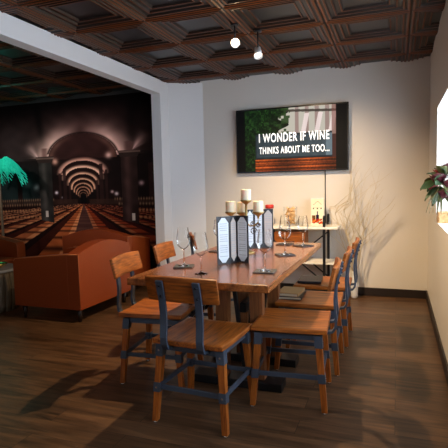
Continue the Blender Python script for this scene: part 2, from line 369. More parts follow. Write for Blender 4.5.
# ------------------------------------------------------------------ cellar mural (a flat printed wall covering)
def smooth(e0, e1, x):
    t = np.clip((x - e0) / (e1 - e0), 0, 1); return t * t * (3 - 2 * t)
def mural(U, V):
    W, Hh = MW, H - .02
    X = MX0 + U * W; Z = (1 - V) * Hh
    a = 84 + (X + 3.933) * 61.5; b = 205 - (Z - 1.008) * 75.8     # design units, about one per centimetre and a half
    out = np.zeros(U.shape + (3,))
    def put(mask, col, k=1.):
        m = (mask * k)[..., None]; out[:] = out * (1 - m) + np.array(col, float) * m
    rng = np.random.RandomState(3)
    def noise(p, q, s):
        return .5 + .25 * (np.sin(p * s + 1.7 * np.sin(q * s * .7)) + np.sin(q * s * 1.3 + 2.1 * np.sin(p * s * .5)))
    nz = noise(a, b, .35)
    out[:] = np.array([15, 10, 10.]); 
    # left side hall haze
    put(smooth(60, 20, a) * smooth(150, 185, b) * smooth(240, 205, b), (24, 36, 36), .8)
    # plaster vault fans rising from the capitals
    def fan(cx, cy, sx, wid, hgt, k, col=(188, 150, 142)):
        dy = cy - b; dx = (a - cx) * sx
        c = dx - 2.5 - 5.2 * np.sqrt(np.maximum(dy, 0)) ** 1.02
        m = np.exp(-(c / wid) ** 2) * (dy > 0) * smooth(hgt, 1, dy)
        put(np.clip(m, 0, 1), col, k)
    # vault body, brownish mauve, darker groins between the bays
    put(np.exp(-((a - 84) / 46) ** 2) * smooth(98, 126, b) * (b < 153), (64, 44, 42), .75)
    put(np.exp(-((a - 8) / 26) ** 2) * smooth(104, 136, b) * (b < 158), (46, 38, 38), .6)
    put(np.exp(-((a - 40 + (b - 100) * -.12) / 4) ** 2) * (b < 146), (10, 7, 7), .8)
    put(np.exp(-((a - 134 + (b - 100) * .08) / 5) ** 2) * (b < 144), (12, 8, 8), .8)
    # lit shell outside the first arch, strongest at its springings
    r0 = np.sqrt(((a - 84) / 34) ** 2 + ((b - 158) / 25) ** 2)
    ang = np.abs(a - 84) / 34
    sh = np.exp(-(np.maximum(r0 - 1, 0) / .40) ** 2) * (r0 > 1) * (b < 156) * smooth(-.1, .85, ang)
    put(sh, (186, 148, 138), .95)
    sh2 = np.exp(-(np.maximum(r0 - 1, 0) / .10) ** 2) * (r0 > 1) * (b < 154) * smooth(.5, 1., ang)
    put(sh2, (222, 184, 168), .6)
    put((np.exp(-(((r0 - 1.03) * 25) / .9) ** 2) * (b < 152)), (16, 9, 9), .85)
    inside = (r0 < 1) & (b < 158)
    put(inside, (34, 20, 19), .95)
    put(inside * np.exp(-((r0 - .92) / .09) ** 2) * smooth(.1, .7, ang), (88, 60, 52), .6)
    # side fans beyond the two columns
    for (cx_, cy_, sx_, ln, k_) in ((40, 156, -1, 24, .8), (132, 152, 1, 24, .85)):
        dx = (a - cx_) * sx_; dy = cy_ - b
        rr_ = np.sqrt(np.maximum(dx, 0) ** 2 + np.maximum(dy, 0) ** 2); an = np.arctan2(dy, np.maximum(dx, .01))
        put(np.exp(-((an - .95) / .30) ** 2) * (dx > -1) * (dy > 0) * smooth(ln, 2, rr_), (176, 140, 136), k_)
        put(np.exp(-((an - .55) / .14) ** 2) * (dx > -1) * (dy > 0) * smooth(ln * .8, 2, rr_), (130, 108, 104), k_ * .6)
    # receding arches down the nave, flat and bright towards their lower edge
    for (py, hw, hh, bt, col) in ((160, 20, 12, 4.2, (176, 128, 112)), (167, 17, 11, 3.6, (206, 160, 136)), (173.5, 13.5, 10, 3.0, (196, 146, 120)), (179, 10.5, 8.5, 2.4, (190, 140, 112)),
                                 (183.5, 8.2, 7, 1.9, (182, 132, 104)), (187, 6.2, 5.6, 1.5, (170, 120, 94)), (190, 4.6, 4.4, 1.2, (140, 98, 76)), (192.5, 3.2, 3.2, .9, (100, 70, 54))):
        cy_ = py + hh
        r = np.sqrt(((a - 84) / hw) ** 2 + ((b - cy_) / hh) ** 2)
        put((r < 1.0) & (b < cy_ + 14), (20, 12, 11), .95)
        band = np.clip((r - 1) * hh / bt, -1, 2)
        put(((band > 0) & (band < 1) & (b < cy_ + 1.5)) * smooth(1.0, .1, band) , col, .92)
        put(np.exp(-((band - 1.05) / .16) ** 2) * (b < cy_), (24, 14, 13), .7)
    put((abs(a - 84) < 3) & (b > 194) & (b < 205), (9, 6, 7), 1.)
    put((abs(a - 84) > 6) * (abs(a - 84) < 36) * smooth(172, 190, b) * (b < 206) * (abs(a - 84) > (b - 150) * .0 + 14), (20, 12, 12), .75)
    # small corbel glints
    for (gx, gy, s, c) in ((57, 160, 3, (180, 130, 112)), (110, 156, 3, (190, 150, 140)), (57, 192, 1.6, (215, 205, 215)), (116, 194, 1.7, (196, 180, 184)), (139, 184, 2.2, (150, 124, 128)),
                           (62, 197, 1., (150, 140, 150)), (112, 192, 1.4, (170, 140, 140)), (36, 186, 3, (120, 120, 120)), (27, 182, 4, (70, 88, 86))):
        put(np.exp(-((a - gx) ** 2 + (b - gy) ** 2) / s ** 2), c, .85)
    # small far columns
    for (cx, w_, t0) in ((66, 1.6, 168), (61, 1.2, 172), (102, 1.8, 164), (107, 1.2, 170), (98, 1, 180), (71, 1, 182), (18, 2.5, 165), (148, 2.5, 165)):
        put((abs(a - cx) < w_) & (b > t0) & (b < 206), (30, 19, 18), .9)
    # barrel rows on the floor
    dep = np.maximum(b - 203, .25); lat = (a - 84) / dep; t = 60 / dep
    fl = (b > 204).astype(float)
    put(fl, (20, 11, 10), 1.)
    put(fl * (abs(lat) < .38), (52, 32, 28) , .9)
    put(fl * (abs(lat) < .38) * (np.sin(t * 9) > .4), (66, 42, 36), .6)
    for j in range(9):
        c = .62 + j * 1.15
        for sgn in (-1, 1):
            l = lat * sgn - c
            scal = np.abs(np.sin(t * (7.5) + j))
            top = (abs(l) < .28)
            w = smooth(.0, .9, scal)
            near = smooth(2, 34, dep)
            fade = np.exp(-j * .22)
            base = np.array([150, 74, 38.]) * fade + np.array([104, 76, 62.]) * (1 - fade)
            if sgn > 0: base = base * np.array([.72, .52, .5])
            m = fl * top * (.25 + .75 * w)
            put(m, base * (.35 + .65 * w)[..., None] if False else base, .85 * 1.)
            put(fl * (l > .28) * (l < .62) * .9, (44, 19, 13) if sgn < 0 else (38, 14, 12), .9)
            put(fl * (abs(l + .2) < .1) * w, np.array([216, 146, 96.]) * (1 if sgn < 0 else .7) * (.5 + .5 * fade), .5)
    put(fl * (scal_rows(a, b)), (120, 92, 76), .45)
    put(smooth(206, 203, b) * (b > 199) * (abs(a - 84) > 6), (36, 24, 20), .8)
    # distant stacked rows (left and right back)
    for yy in (199, 204, 210, 217):
        m = np.exp(-((b - yy - np.maximum(0, 40 - a) * .03) / 1.4) ** 2) * (abs(a - 84) > 30 + (yy - 199) * .7) * (np.sin(a * (2.6 - (yy - 199) * .06)) > -.2)
        put(m, (118, 92, 70) if yy < 210 else (140, 96, 62), .6)
    # the two big columns in front
    for (cx, cy, hw) in ((46.5, 156, 8.2), (128.5, 153.5, 9)):
        sh = (abs(a - cx) < hw * .84) & (b > cy) & (b < 222 + (a - cx) * .25)
        x = (a - cx) / hw
        tone = 30 + 20 * np.exp(-((x + .2) / .35) ** 2) + 6 * nz
        c = np.stack([tone * .82, tone * .78, tone * .74], -1) if cx < 60 else np.stack([tone * .88, tone * .62, tone * .58], -1)
        m = sh.astype(float)[..., None]; out[:] = out * (1 - m) + c * m
        cap = (abs(a - cx) < hw * (1.12 - (b - cy) * .05)) & (b > cy - 1.5) & (b < cy + 5)
        put(cap.astype(float), (34, 26, 24), 1.)
        put(((abs(a - cx) < hw * 1.15) & (abs(b - cy) < .8)).astype(float), (78, 62, 56), .9)
        put(((abs(a - cx) < hw * .55) & (b < cy - 1) & (b > cy - 2 - 8)).astype(float) * smooth(.6, .1, abs(a - cx) / hw), (60, 40, 38), .7)
    # paper notice on each column
    for (nx_, ny_) in ((46, 214), (131, 217)):
        put(((abs(a - nx_) < 1.5) & (abs(b - ny_) < 3.4)).astype(float), (170, 160, 150), .8)
    return 255 * (np.clip(out * 1.22, 0, 255) / 255) ** .92 * (0.92 + .14 * nz[..., None])
def scal_rows(a, b): return np.zeros_like(a)
MX0, MW = XLO + .02, (XL - .116) - (XLO + .02)
mu = paint_grid('wall_mural', MW, H - .02, 620, 340, mural, 'printed', None, (MX0, YB - .004, .0))
tag(mu, 'dark printed mural of a vaulted wine cellar lined with barrels, covering the lounge wall', 'mural')

# ------------------------------------------------------------------ television
tv = empty('television', (-1.104, YB, 1.358), 0, 'wide flat television on the back wall showing a wine slogan sign', 'television')
TW, TH = 1.25, .715
MB().box(-TW / 2, TW / 2, -.075, -.035, 0, TH).build('casing', 'tvframe', tv, bevel=.004)
MB().box(-.2, .2, -.035, 0, .2, .5).build('wall_bracket', 'black', tv)
def tvpic(U, V):
    out = np.zeros(U.shape + (3,))
    def put(m, c, k=1.):
        m = (np.asarray(m, float) * k)[..., None]; out[:] = out * (1 - m) + np.array(c, float) * m
    rs = np.random.RandomState(5); ny, nx = U.shape
    put(np.ones_like(U), (8, 9, 10))
    pic = (U > .075) & (U < .905)
    g = rs.rand(ny // 3 + 2, nx // 3 + 2); gg = np.kron(g, np.ones((3, 3)))[:ny, :nx]
    g2 = np.kron(rs.rand(ny // 7 + 2, nx // 7 + 2), np.ones((7, 7)))[:ny, :nx]
    grn = pic & (U < .47)
    out[grn] = (np.stack([12 + 42 * gg * g2, 26 + 66 * gg * g2, 12 + 30 * gg * g2], -1))[grn]
    put(pic & (U >= .44 + .05 * np.sin(V * 30)) & (V < .45), (196, 190, 176))
    put(pic & (U >= .5) & (V < .45) & (np.sin(U * 70) > .35), (150, 122, 116), .8)
    put(pic & (U > .44) & (V < .12) & (abs(V - .04 - (U - .44) * .1) < .02), (70, 62, 56), .9)
    put(pic & (U > .56) & (V > .1) & (V < .4) & (np.abs(np.sin(U * 26 + V * 3)) > .86), (244, 224, 220), .9)
    put(pic & (U > .87) & (V < .9), (120, 70, 62), .6)
    put(pic & (U > .38) & (U < .5) & (g2 > .55) & (V < .42), (44, 66, 34), .9)
    w = pic & (V > .80) & (U > .17)
    st = 150 + 60 * np.sin(V * 95) + 50 * (gg - .5)
    ww = np.stack([st * 1.05, st * .46, st * .2], -1) * (.55 + .5 * np.sin(U * 7)[..., None] ** 2)
    out[w] = ww[w]
    put(w & (np.abs((V - .80) % .075) < .01), (60, 20, 8), .9)
    sg = (U > .175) & (U < .872) & (V > .405) & (V < .80)
    s0 = 66 + 10 * g2 + 8 * (U - .4) * 3
    ss = np.stack([s0 * .82, s0 * .98, s0 * 1.06], -1); out[sg] = ss[sg]
    put(sg & (U > .82), (150, 170, 180), .5)
    put(sg & ((V < .43) | (V > .775) | (U < .185)), (36, 44, 50), .9)
    return out
paint_grid('screen', TW - .03, TH - .03, 300, 170, tvpic, 'screen', tv, (-TW / 2 + .015, -.0765, .015))
def text_mesh(name, s, size, xs, loc, mat, parent, off=.01):
    cu = bpy.data.curves.new(name, 'FONT'); cu.body = s; cu.size = size; cu.align_x = 'LEFT'; cu.offset = off; cu.extrude = .0006; cu.space_character = 1.12
    tmp = bpy.data.objects.new(name, cu); C.objects.link(tmp)
    bpy.context.view_layer.update()
    me = bpy.data.meshes.new_from_object(tmp.evaluated_get(bpy.context.evaluated_depsgraph_get()))
    bpy.data.objects.remove(tmp)
    v = np.empty(len(me.vertices) * 3); me.vertices.foreach_get('co', v); v = v.reshape(-1, 3)
    x0, x1 = v[:, 0].min(), v[:, 0].max()
    v[:, 0] = (v[:, 0] - x0) * xs / (x1 - x0)
    v = np.stack([v[:, 0], -v[:, 2], v[:, 1]], 1); me.vertices.foreach_set('co', v.ravel())
    me.materials.clear(); me.materials.append(M[mat])
    o = bpy.data.objects.new(name, me); C.objects.link(o); o.location = loc; o.parent = parent
    return o
sx = -TW / 2
text_mesh('slogan_text', 'I WONDER IF WINE', .135, TW * .625, (sx + TW * .215, -.0785, TH * .475), 'textw', tv, .0025)
text_mesh('slogan_text', 'THINKS ABOUT ME TOO...', .105, TW * .625, (sx + TW * .215, -.0785, TH * .295), 'textw', tv, .002)
# cable
tag(MB().tube([(-.735, YB - .0065, 1.372), (-.735, YB - .0065, 1.1), (-.732, YB - .0065, .785)], .005, 6).build('power_cable', 'black'),
    'thin black cable hanging down the wall below the television', 'cable')

# ------------------------------------------------------------------ dining chair
def make_chair():
    r = empty('dining_chair')
    # saddle seat
    def seat(u, v):
        w = .395 + .012 * math.sin(PI * v); x = (u - .5) * w; y = -.208 + v * .410
        cr = .03
        return (x, y, .4365 - .010 * (1 - (2 * u - 1) ** 2) * math.sin(PI * min(1, v * 1.05)) + .004 * abs(2 * u - 1) ** 3)
    MB().surf(seat, 14, 14, .026).build('seat', 'seat', r, bevel=.004)
    MB().box(-.165, .165, -.176, -.166, .388, .418).box(-.165, .165, .166, .176, .388, .418).box(-.178, -.168, -.17, .17, .388, .418).box(.168, .178, -.17, .17, .388, .418).build('seat_frame', 'steel', r)
    def pt(sx_, sy_, z): k = z / .42; return (sx_ * (.200 - .030 * k), sy_ * (.196 - .036 * k), z)
    for sx_ in (-1, 1):
        for sy_ in (-1, 1):
            l = MB().leg(pt(sx_, sy_, .010), pt(sx_, sy_, .4175), .030, .038).build('leg', 'leg', r, bevel=.002)
            MB().leg(pt(sx_, sy_, .352), pt(sx_, sy_, .4180), .043).build('bracket', 'steel', l, bevel=.002)
            MB().leg(pt(sx_, sy_, .165), pt(sx_, sy_, .215), .040).build('sleeve', 'steel', l, bevel=.002)
            MB().lathe([(.012, 0), (.013, .003), (.012, .008), (.007, .012)], 14, (pt(sx_, sy_, 0)[0], pt(sx_, sy_, 0)[1], 0)).build('glide', 'chrome', l)
            for z in (.385, .19):
                b = MB()
                p = pt(sx_, sy_, z); yy = p[1] + sy_ * (.0215 if z > .3 else .020)
                b.prism([(p[0] + .006 * math.cos(k * PI / 4), p[2] + .006 * math.sin(k * PI / 4)) for k in range(8)], min(yy, yy + sy_ * .003), max(yy, yy + sy_ * .003), 'Y')
                b.build('bolt', 'chrome', l)
    z = .19
    for A, B in (((-1, -1), (1, -1)), ((-1, 1), (1, 1)), ((-1, -1), (-1, 1)), ((1, -1), (1, 1))):
        MB().beam(pt(*A, z), pt(*B, z), .012, .024).build('stretcher', 'steel', r)
    for x in (-.100, .100):
        pts = [(x, -.13, .416), (x, -.20, .414), (x, -.232, .420), (x, -.248, .442), (x, -.252, .48), (x, -.246, .54), (x, -.244, .60), (x, -.252, .67), (x, -.268, .73), (x, -.280, .770)]
        bar = MB().strip(pts, .036, .013).build('back_bar', 'steel', r)
        for zz, yy in ((.69, -.265), (.745, -.280)):
            MB().ball((x, yy, zz), .0075, 1.).build('bolt', 'bolt', bar)
    def back(u, v):
        a = (u - .5) * 2
        x = a * .195; z = .662 + v * .122
        y = -.236 - (z - .662) * .23 + .022 * (a * a) - .004
        zz = z + (.006 * (1 - a * a) if v > .5 else 0)
        return (x, y, zz)
    MB().surf(back, 16, 5, .018).build('backrest', 'back', r, bevel=.003)
    return r
proto = make_chair()
G = 'wood and steel dining chairs around the table'
chairs = [  # x, y, rz (0 = faces +Y), label
    (-.960, 2.235, math.radians(-3.6), 'wooden dining chair nearest the camera, its back turned to the viewer at the table head'),
    (-.560, 2.585, math.radians(94.5), 'nearest dining chair on the right side of the table, its lit seat fully in view'),
    (-.548, 3.11, math.radians(92), 'middle dining chair on the right side of the table, with books on its seat'),
    (-.540, 3.66, math.radians(91), 'farthest dining chair on the right side of the table, before the branches'),
    (-1.425, 2.625, math.radians(-84), 'nearest dining chair on the left side of the table, beside the leather armchair'),
    (-1.445, 3.20, math.radians(-83), 'second dining chair on the left side, its backrest in front of the white post'),
    (-1.56, 4.02, math.radians(-62), 'far left dining chair seen behind the wine glasses, a curved dark backrest'),
]
for i, (x, y, rz, lab) in enumerate(chairs):
    c = proto if i == 0 else copy_tree(proto)
    c.location = (x, y, 0); c.rotation_euler = (0, 0, rz); tag(c, lab, 'chair', G)

# ------------------------------------------------------------------ table
TX0, TX1, TY0, TY1, TZ = -1.300, -.548, 2.03, 3.63, .76
tb = empty('dining_table', ((TX0 + TX1) / 2, (TY0 + TY1) / 2, 0), 0, 'long reddish wooden dining table set with glasses and menus', 'table')
cx, cy = (TX0 + TX1) / 2, (TY0 + TY1) / 2; hw, hl = (TX1 - TX0) / 2, (TY1 - TY0) / 2
poly = []
N = 26
for i in range(N): poly.append((-hw + 2 * hw * i / N, -hl + .001 * math.sin(i * 1.1)))
for i in range(N): poly.append((hw + .001 * math.sin(i * .9), -hl + 2 * hl * i / N))
for i in range(N): poly.append((hw - 2 * hw * i / N, hl))
for i in range(N): poly.append((-hw + .001 * math.sin(i * .7), hl - 2 * hl * i / N))
MB().prism(poly, TZ - .038, TZ, 'Z').build('tabletop', 'table', tb, bevel=.005)
for s in (-1, 1):
    y = s * (hl - .60)
    for x0, x1 in ((-.085, -.070), (.150, .140)):
        MB().beam((x0, y, .0505), (x1, y, TZ - .038), .080, .06, up=(0, 1, 0)).build('leg', 'table_leg', tb, bevel=.003)
    MB().box(-.28, .30, y - .06, y + .06, 0, .05).build('foot_bar', 'black', tb, bevel=.004)
    for a_, b_ in (((-.02, y - .02 * s, .70), (.055, y - .02 * s, .06)), ((.11, y - .045 * s, .70), (.060, y - .045 * s, .06)),
                   ((-.34, y - .06 * s, .36), (-.10, y - .06 * s, .62)), ((-.34, y - .10 * s, .36), (-.34, y - .10 * s, TZ - .04))):
        MB().beam(a_, b_, .024, .020).build('brace', 'black', tb)
MB().box(.02, .06, -hl + .63, hl - .63, .44, .50).build('stretcher', 'black', tb, bevel=.003)

# ------------------------------------------------------------------ glassware
def make_glass():
    r = empty('wine_glass')
    op = [(.0054, .0945), (.018, .101), (.033, .116), (.0405, .136), (.0405, .152), (.036, .185), (.0305, .220)]
    ip = [(.0293, .220), (.0347, .185), (.0392, .152), (.0392, .137), (.032, .1185), (.0165, .104), (.001, .0995)]
    MB().lathe(op, 28, cap=False).build('bowl', 'glass', r)
    MB().lathe([(.0345, 0), (.0355, .0022), (.020, .0045), (.007, .008), (.0040, .016), (.0036, .085), (.0054, .0944)], 24).build('stem', 'solid_glass', r)
    return r
g0 = make_glass()
GG = 'stemmed wine glasses on the dining table'
gl = [(-1.147, 2.398, 'wine glass on a coaster at the left edge of the table, leftmost of the glasses', 1.),
      (-.965, 2.225, 'wine glass standing nearest the camera, left of the open menu', 1.),
      (-1.165, 3.02, 'wine glass half hidden behind the front menu, before the far left chair', 1.),
      (-.652, 2.353, 'wine glass on a slate coaster at the right edge, nearest the corner of the table', 1.),
      (-.68, 2.947, 'wine glass on the right half of the table, middle of three on coasters', 1.),
      (-.65, 3.411, 'wine glass at the far right corner of the table', 1.),
      (-.80, 3.47, 'wine glass farthest back, just right of the rear menu', 1.)]
cz = .007
for i, (x, y, lab, s) in enumerate(gl):
    co = i not in (1,)
    g = g0 if i == 0 else copy_tree(g0)
    g.location = (x, y, TZ + (cz if co else 0)); g.rotation_euler = (0, 0, i * .7); tag(g, lab, 'wine glass', GG)
    if co:
        m = MB().prism([(-.055, -.055), (-.03, -.058), (.03, -.055), (.055, -.056), (.057, 0), (.055, .055), (-.055, .056)], 0, cz - .0002, 'Z')
        o = m.build('coaster', 'coaster', None, loc=(x, y, TZ)); o.rotation_euler = (0, 0, .3 + i * .45)
        wh = ['under the leftmost wine glass', '', 'under the glass behind the front menu', 'under the glass nearest the right table corner',
              'under the middle glass of the right side', 'under the glass at the far right corner', 'under the farthest glass by the rear menu'][i]
        tag(o, 'dark square slate coaster ' + wh, 'coaster', 'slate coasters on the table')

# ------------------------------------------------------------------ menus: tall folders with paper held at the corners
def menu(name, P, label, h=.282, tan=None):
    r = empty(name, (P[0][0], P[0][1], TZ), 0, label, 'menu', 'standing menus on the table')
    o = Vector((P[0][0], P[0][1], 0))
    for i in range(len(P) - 1):
        a = Vector((*P[i], 0)) - o; b = Vector((*P[i + 1], 0)) - o; d = b - a; L = d.length; d.normalize()
        n = Vector((d.y, -d.x, 0))                # towards the camera side
        if n.y > 0: n = -n
        pm = MB()
        q = [a, b, b - n * .005, a - n * .005]
        pm.hexa([(*p[:2], 0) for p in q] + [(*p[:2], h) for p in q])
        pn = pm.build('panel', 'cover', r)
        e = .009; c = .030
        pl = [(e, e + c), (e + c * .75, e), (L - e - c * .75, e), (L - e, e + c), (L - e, h - e - c), (L - e - c * .75, h - e), (e + c * .75, h - e), (e, h - e - c)]
        m = MB(); A = [m.bm.verts.new(a + d * s + n * .0006 + Vector((0, 0, t))) for s, t in pl]; B = [m.bm.verts.new(a + d * s + n * .0016 + Vector((0, 0, t))) for s, t in pl]
        m._f(A); m._f(B)
        for k in range(8): m._f([A[k], A[(k + 1) % 8], B[(k + 1) % 8], B[k]])
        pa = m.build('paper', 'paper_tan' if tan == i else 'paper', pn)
        for k in range(16):
            z = h - .045 - k * .0128
            if k % 5 == 4: continue
            m = MB(); w = L * (.26 + .1 * random.random())
            s0 = a + d * (L / 2 - w) + n * .0019; s1 = a + d * (L / 2 + w) + n * .0019
            q = [s0, s1, s1 - n * .0003, s0 - n * .0003]
            m.hexa([(*p[:2], z) for p in q] + [(*p[:2], z + .003) for p in q])
            m.build('text_line', 'ink', pn)
    return r
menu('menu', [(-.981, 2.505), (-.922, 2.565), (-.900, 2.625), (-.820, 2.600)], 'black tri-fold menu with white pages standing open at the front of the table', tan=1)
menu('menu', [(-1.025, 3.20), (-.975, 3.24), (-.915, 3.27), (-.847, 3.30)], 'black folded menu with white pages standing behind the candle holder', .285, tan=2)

# ------------------------------------------------------------------ candelabra with four pillar candles
CX, CY = -.957, 3.0
ca = empty('candelabra', (CX, CY, TZ), 0, 'antique brass candelabra with scrollwork stem standing between the menus', 'candelabra')
MB().lathe([(.055, 0), (.057, .006), (.04, .014), (.018, .022), (.012, .04), (.016, .055), (.009, .07), (.008, .20), (.014, .235), (.008, .26), (.008, .345)], 20).build('stem', 'brass', ca)
cand = [(.0, .0, .362), (-.108, -.01, .283), (.088, -.01, .283), (-.050, .07, .275)]
labs = ['tallest ivory pillar candle, raised on the centre of the candelabra', 'left ivory pillar candle on the candelabra', 'right ivory pillar candle on the candelabra', 'ivory pillar candle on the rear arm of the candelabra']
for i, (x, y, z) in enumerate(cand):
    MB().lathe([(.006, -.045), (.008, -.030), (.02, -.022), (.036, -.010), (.041, .0), (.039, .0), (.03, -.004), (.001, -.004)], 20, (x, y, z)).build('cup', 'brass', ca)
    if i:
        k = MB(); k.tube([(0, 0, .21), (x * .3, y * .3, .185), (x * .7, y * .7, .19), (x * .97, y * .97, .21), (x, y, z - .04)], .0055, 8)
        k.build('arm', 'brass', ca)
    o = MB().lathe([(.0335, 0), (.0345, .002), (.0345, .072), (.032, .075), (.024, .0735), (.003, .0695)], 22).build('pillar_candle', 'wax')
    o.location = (CX + x, CY + y, TZ + z - .0038 if i == 0 else TZ + z - .0038)
    tag(o, labs[i], 'candle', 'ivory pillar candles on the candelabra')
    MB().tube([(0, 0, .0695), (.001, 0, .079)], .0012, 6).build('wick', 'black', o)
for s in (-1, 1):                                            # iron scrollwork below the cups
    for k, (ox, oz, rr) in enumerate(((.052, .150, .026), (.045, .20, .018), (.085, .19, .016))):
        pts = [(s * (ox + rr * (1 - t / 20) * math.cos(t * .62)), -.006 + .0005 * t, oz + rr * (1 - t / 20) * math.sin(t * .62)) for t in range(17)]
        MB().tube(pts, .0035, 6).build('scroll', 'iron', ca)

# ------------------------------------------------------------------ console by the back wall
co = empty('console_table', (-.98, 4.95, 0), 0, 'narrow white-topped console with black metal frame below the television', 'console table')
MB().box(-.40, .425, -.17, .17, .752, .777).build('top', 'whiteboard', co, bevel=.003)
for x in (-.33, .285):
    for y in (-.16, .16): MB().leg((x, y, 0), (x, y, .752), .026).build('post', 'black', co)
for x, y in ((.285, -.16), (.285, .16)):
    MB().leg((x, y, .777), (x, y, .875), .026).lathe([(.013, .0), (.013, .012), (.004, .02)], 12, (x, y, .875)).build('post_top', 'black', co)
MB().box(-.39, .44, -.165, .165, .388, .40).build('shelf', 'whiteboard', co)
b = MB()
for y in (-.16, .16):
    b.beam((.285, y, .20), (-.33, y, .70), .014, .014); b.beam((-.33, y, .20), (.285, y, .70) if y > 0 else (-.32, y, .21), .014, .014)
b.box(.275, .295, -.16, .16, .38, .39).box(-.34, -.32, -.16, .16, .38, .39).box(.275, .295, -.16, .16, .18, .20).box(-.34, -.32, -.16, .16, .18, .20)
b.build('cross_brace', 'black', co)
# wooden box standing under the white top
wb = empty('wooden_crate', (-1.06, 4.90, .4005), 0, 'brown wooden crate with rounded top on the console shelf, behind the table end', 'crate')
MB().prism([(-.165, 0), (.165, 0), (.165, .31), (.15, .325), (-.15, .325), (-.165, .31)], -.09, .11, 'Y').build('body', 'back', wb, bevel=.006)
MB().tube([(-.05, -.093, .22), (-.04, -.11, .215), (.04, -.11, .215), (.05, -.093, .22)], .006, 8).build('handle', 'black', wb)
TZC = .7772
# glass vase of corks
cv = empty('cork_vase', (-1.075, 4.94, TZC), 0, 'clear glass vase filled with wine corks on the white console', 'vase')
MB().lathe([(.001, .0), (.071, 0), (.072, .205)], 26, cap=False).build('body', 'vase_glass', cv)
# the corks (a heap nobody would count, seen as one filling)
m = MB()
rs = random.Random(4)
for k in range(62):
    a = rs.random() * 6.28; rr = .048 * math.sqrt(rs.random()); z = .024 + .17 * k / 62
    c = Vector((rr * math.cos(a), rr * math.sin(a), z)); d = Vector((rs.uniform(-1, 1), rs.uniform(-1, 1), rs.uniform(-.7, .7))).normalized() * .018
    q_ = c.xy.length + d.xy.length
    if q_ > .056: c.x *= .038 / c.xy.length; c.y *= .038 / max(.038, c.xy.length)
    m.tube([c - d, c + d], .0105, 10)
o = m.build('cork_heap', 'cork'); o.location = (-1.075, 4.94, TZC); tag(o, 'heap of wine corks inside the clear vase on the console', 'corks', kind='stuff')
# printed wine picture on a white block
def still(U, V):
    out = np.zeros(U.shape + (3,)); out[:] = (238, 224, 196)
    def put(m, c, k=1.):
        m = (np.asarray(m, float) * k)[..., None]; out[:] = out * (1 - m) + np.array(c, float) * m
    put((abs(U - .5) < .34) & (abs(V - .15 - .06 * np.sin(U * 9)) < .012), (150, 120, 84), .7)
    put((abs(V - .32) < .01) & (abs(U - .5) < .38), (180, 150, 110), .6)
    for x in (.18, .5, .8): put((U - x) ** 2 + ((V - .36) * 1.8) ** 2 < .003, (60, 44, 34))
    put((U > .05) & (U < .34) & (V > .62) & (V < .93), (96, 66, 34))
    put((abs(U - .50) < .12) & (V > .60) & (V < .92), (34, 24, 52)); put((abs(U - .5) < .045) & (V > .46) & (V < .62), (40, 30, 70))
    for i in range(26):
        x = .12 + .8 * ((i * .37) % 1); y = .78 + .16 * ((i * .61) % 1)
        put((U - x) ** 2 + ((V - y) * 1.8) ** 2 < .0045, [(176, 44, 24), (206, 110, 44), (132, 30, 40)][i % 3])
    return out
pb = empty('picture_block', (-.79, 4.97, TZC), 0, 'white block with printed wine bottle and fruit still life, on the console', 'picture')
MB().box(-.068, .068, .0, .05, 0, .285).build('block', 'whiteboard', pb, bevel=.002)
paint_grid('print', .13, .275, 60, 100, still, 'canvas', pb, (-.065, -.0006, .005))
# red lidded jar and a small bottle
rj = empty('storage_jar', (-1.31, 4.95, TZC), 0, 'pale jar with a red lid on the console behind the rear menu', 'jar')
MB().lathe([(.042, 0), (.045, .01), (.045, .17), (.038, .185)], 20).build('body', 'whiteboard', rj)
MB().lathe([(.047, .186), (.047, .222), (.040, .228)], 20).build('lid', 'red', rj)
sg = empty('tumbler', (-.955, 4.90, TZC), 0, 'small clear tumbler on the console, right of the cork vase', 'glass')
MB().lathe([(.001, .0), (.024, 0), (.03, .10)], 20, cap=False).build('body', 'glass', sg)

# books on the second right chair
def book(x, y, z, w, d, h, rz, lab, cov):
    r = empty('book', (x, y, z), rz, lab, 'book', 'books stacked on the middle right chair')
    MB().box(-w / 2 + .003, w / 2 - .004, -d / 2 + .004, d / 2 - .004, .003, h - .003).build('pages', 'book', r)
    MB().box(-w / 2, w / 2, -d / 2, d / 2, 0, .003).box(-w / 2, w / 2, -d / 2, d / 2, h - .003, h).box(w / 2 - .004, w / 2, -d / 2, d / 2, .003, h - .003).build('cover', cov, r)
book(-.68, 3.13, .4497, .17, .23, .018, .05, 'dark covered book with cream pages at the bottom of the stack on a chair', 'cover')
book(-.685, 3.13, .4679, .15, .21, .022, -.04, 'tan covered book lying on top of the stack on a chair', 'bookcov')
fo = MB().box(-.09, .09, -.12, .12, 0, .02).build('menu_folder', 'cover', None, .003, (-.64, 3.66, .4497)); fo.rotation_euler = (0, 0, .08)
tag(fo, 'closed black menu folder lying on the seat of the farthest right chair', 'folder')

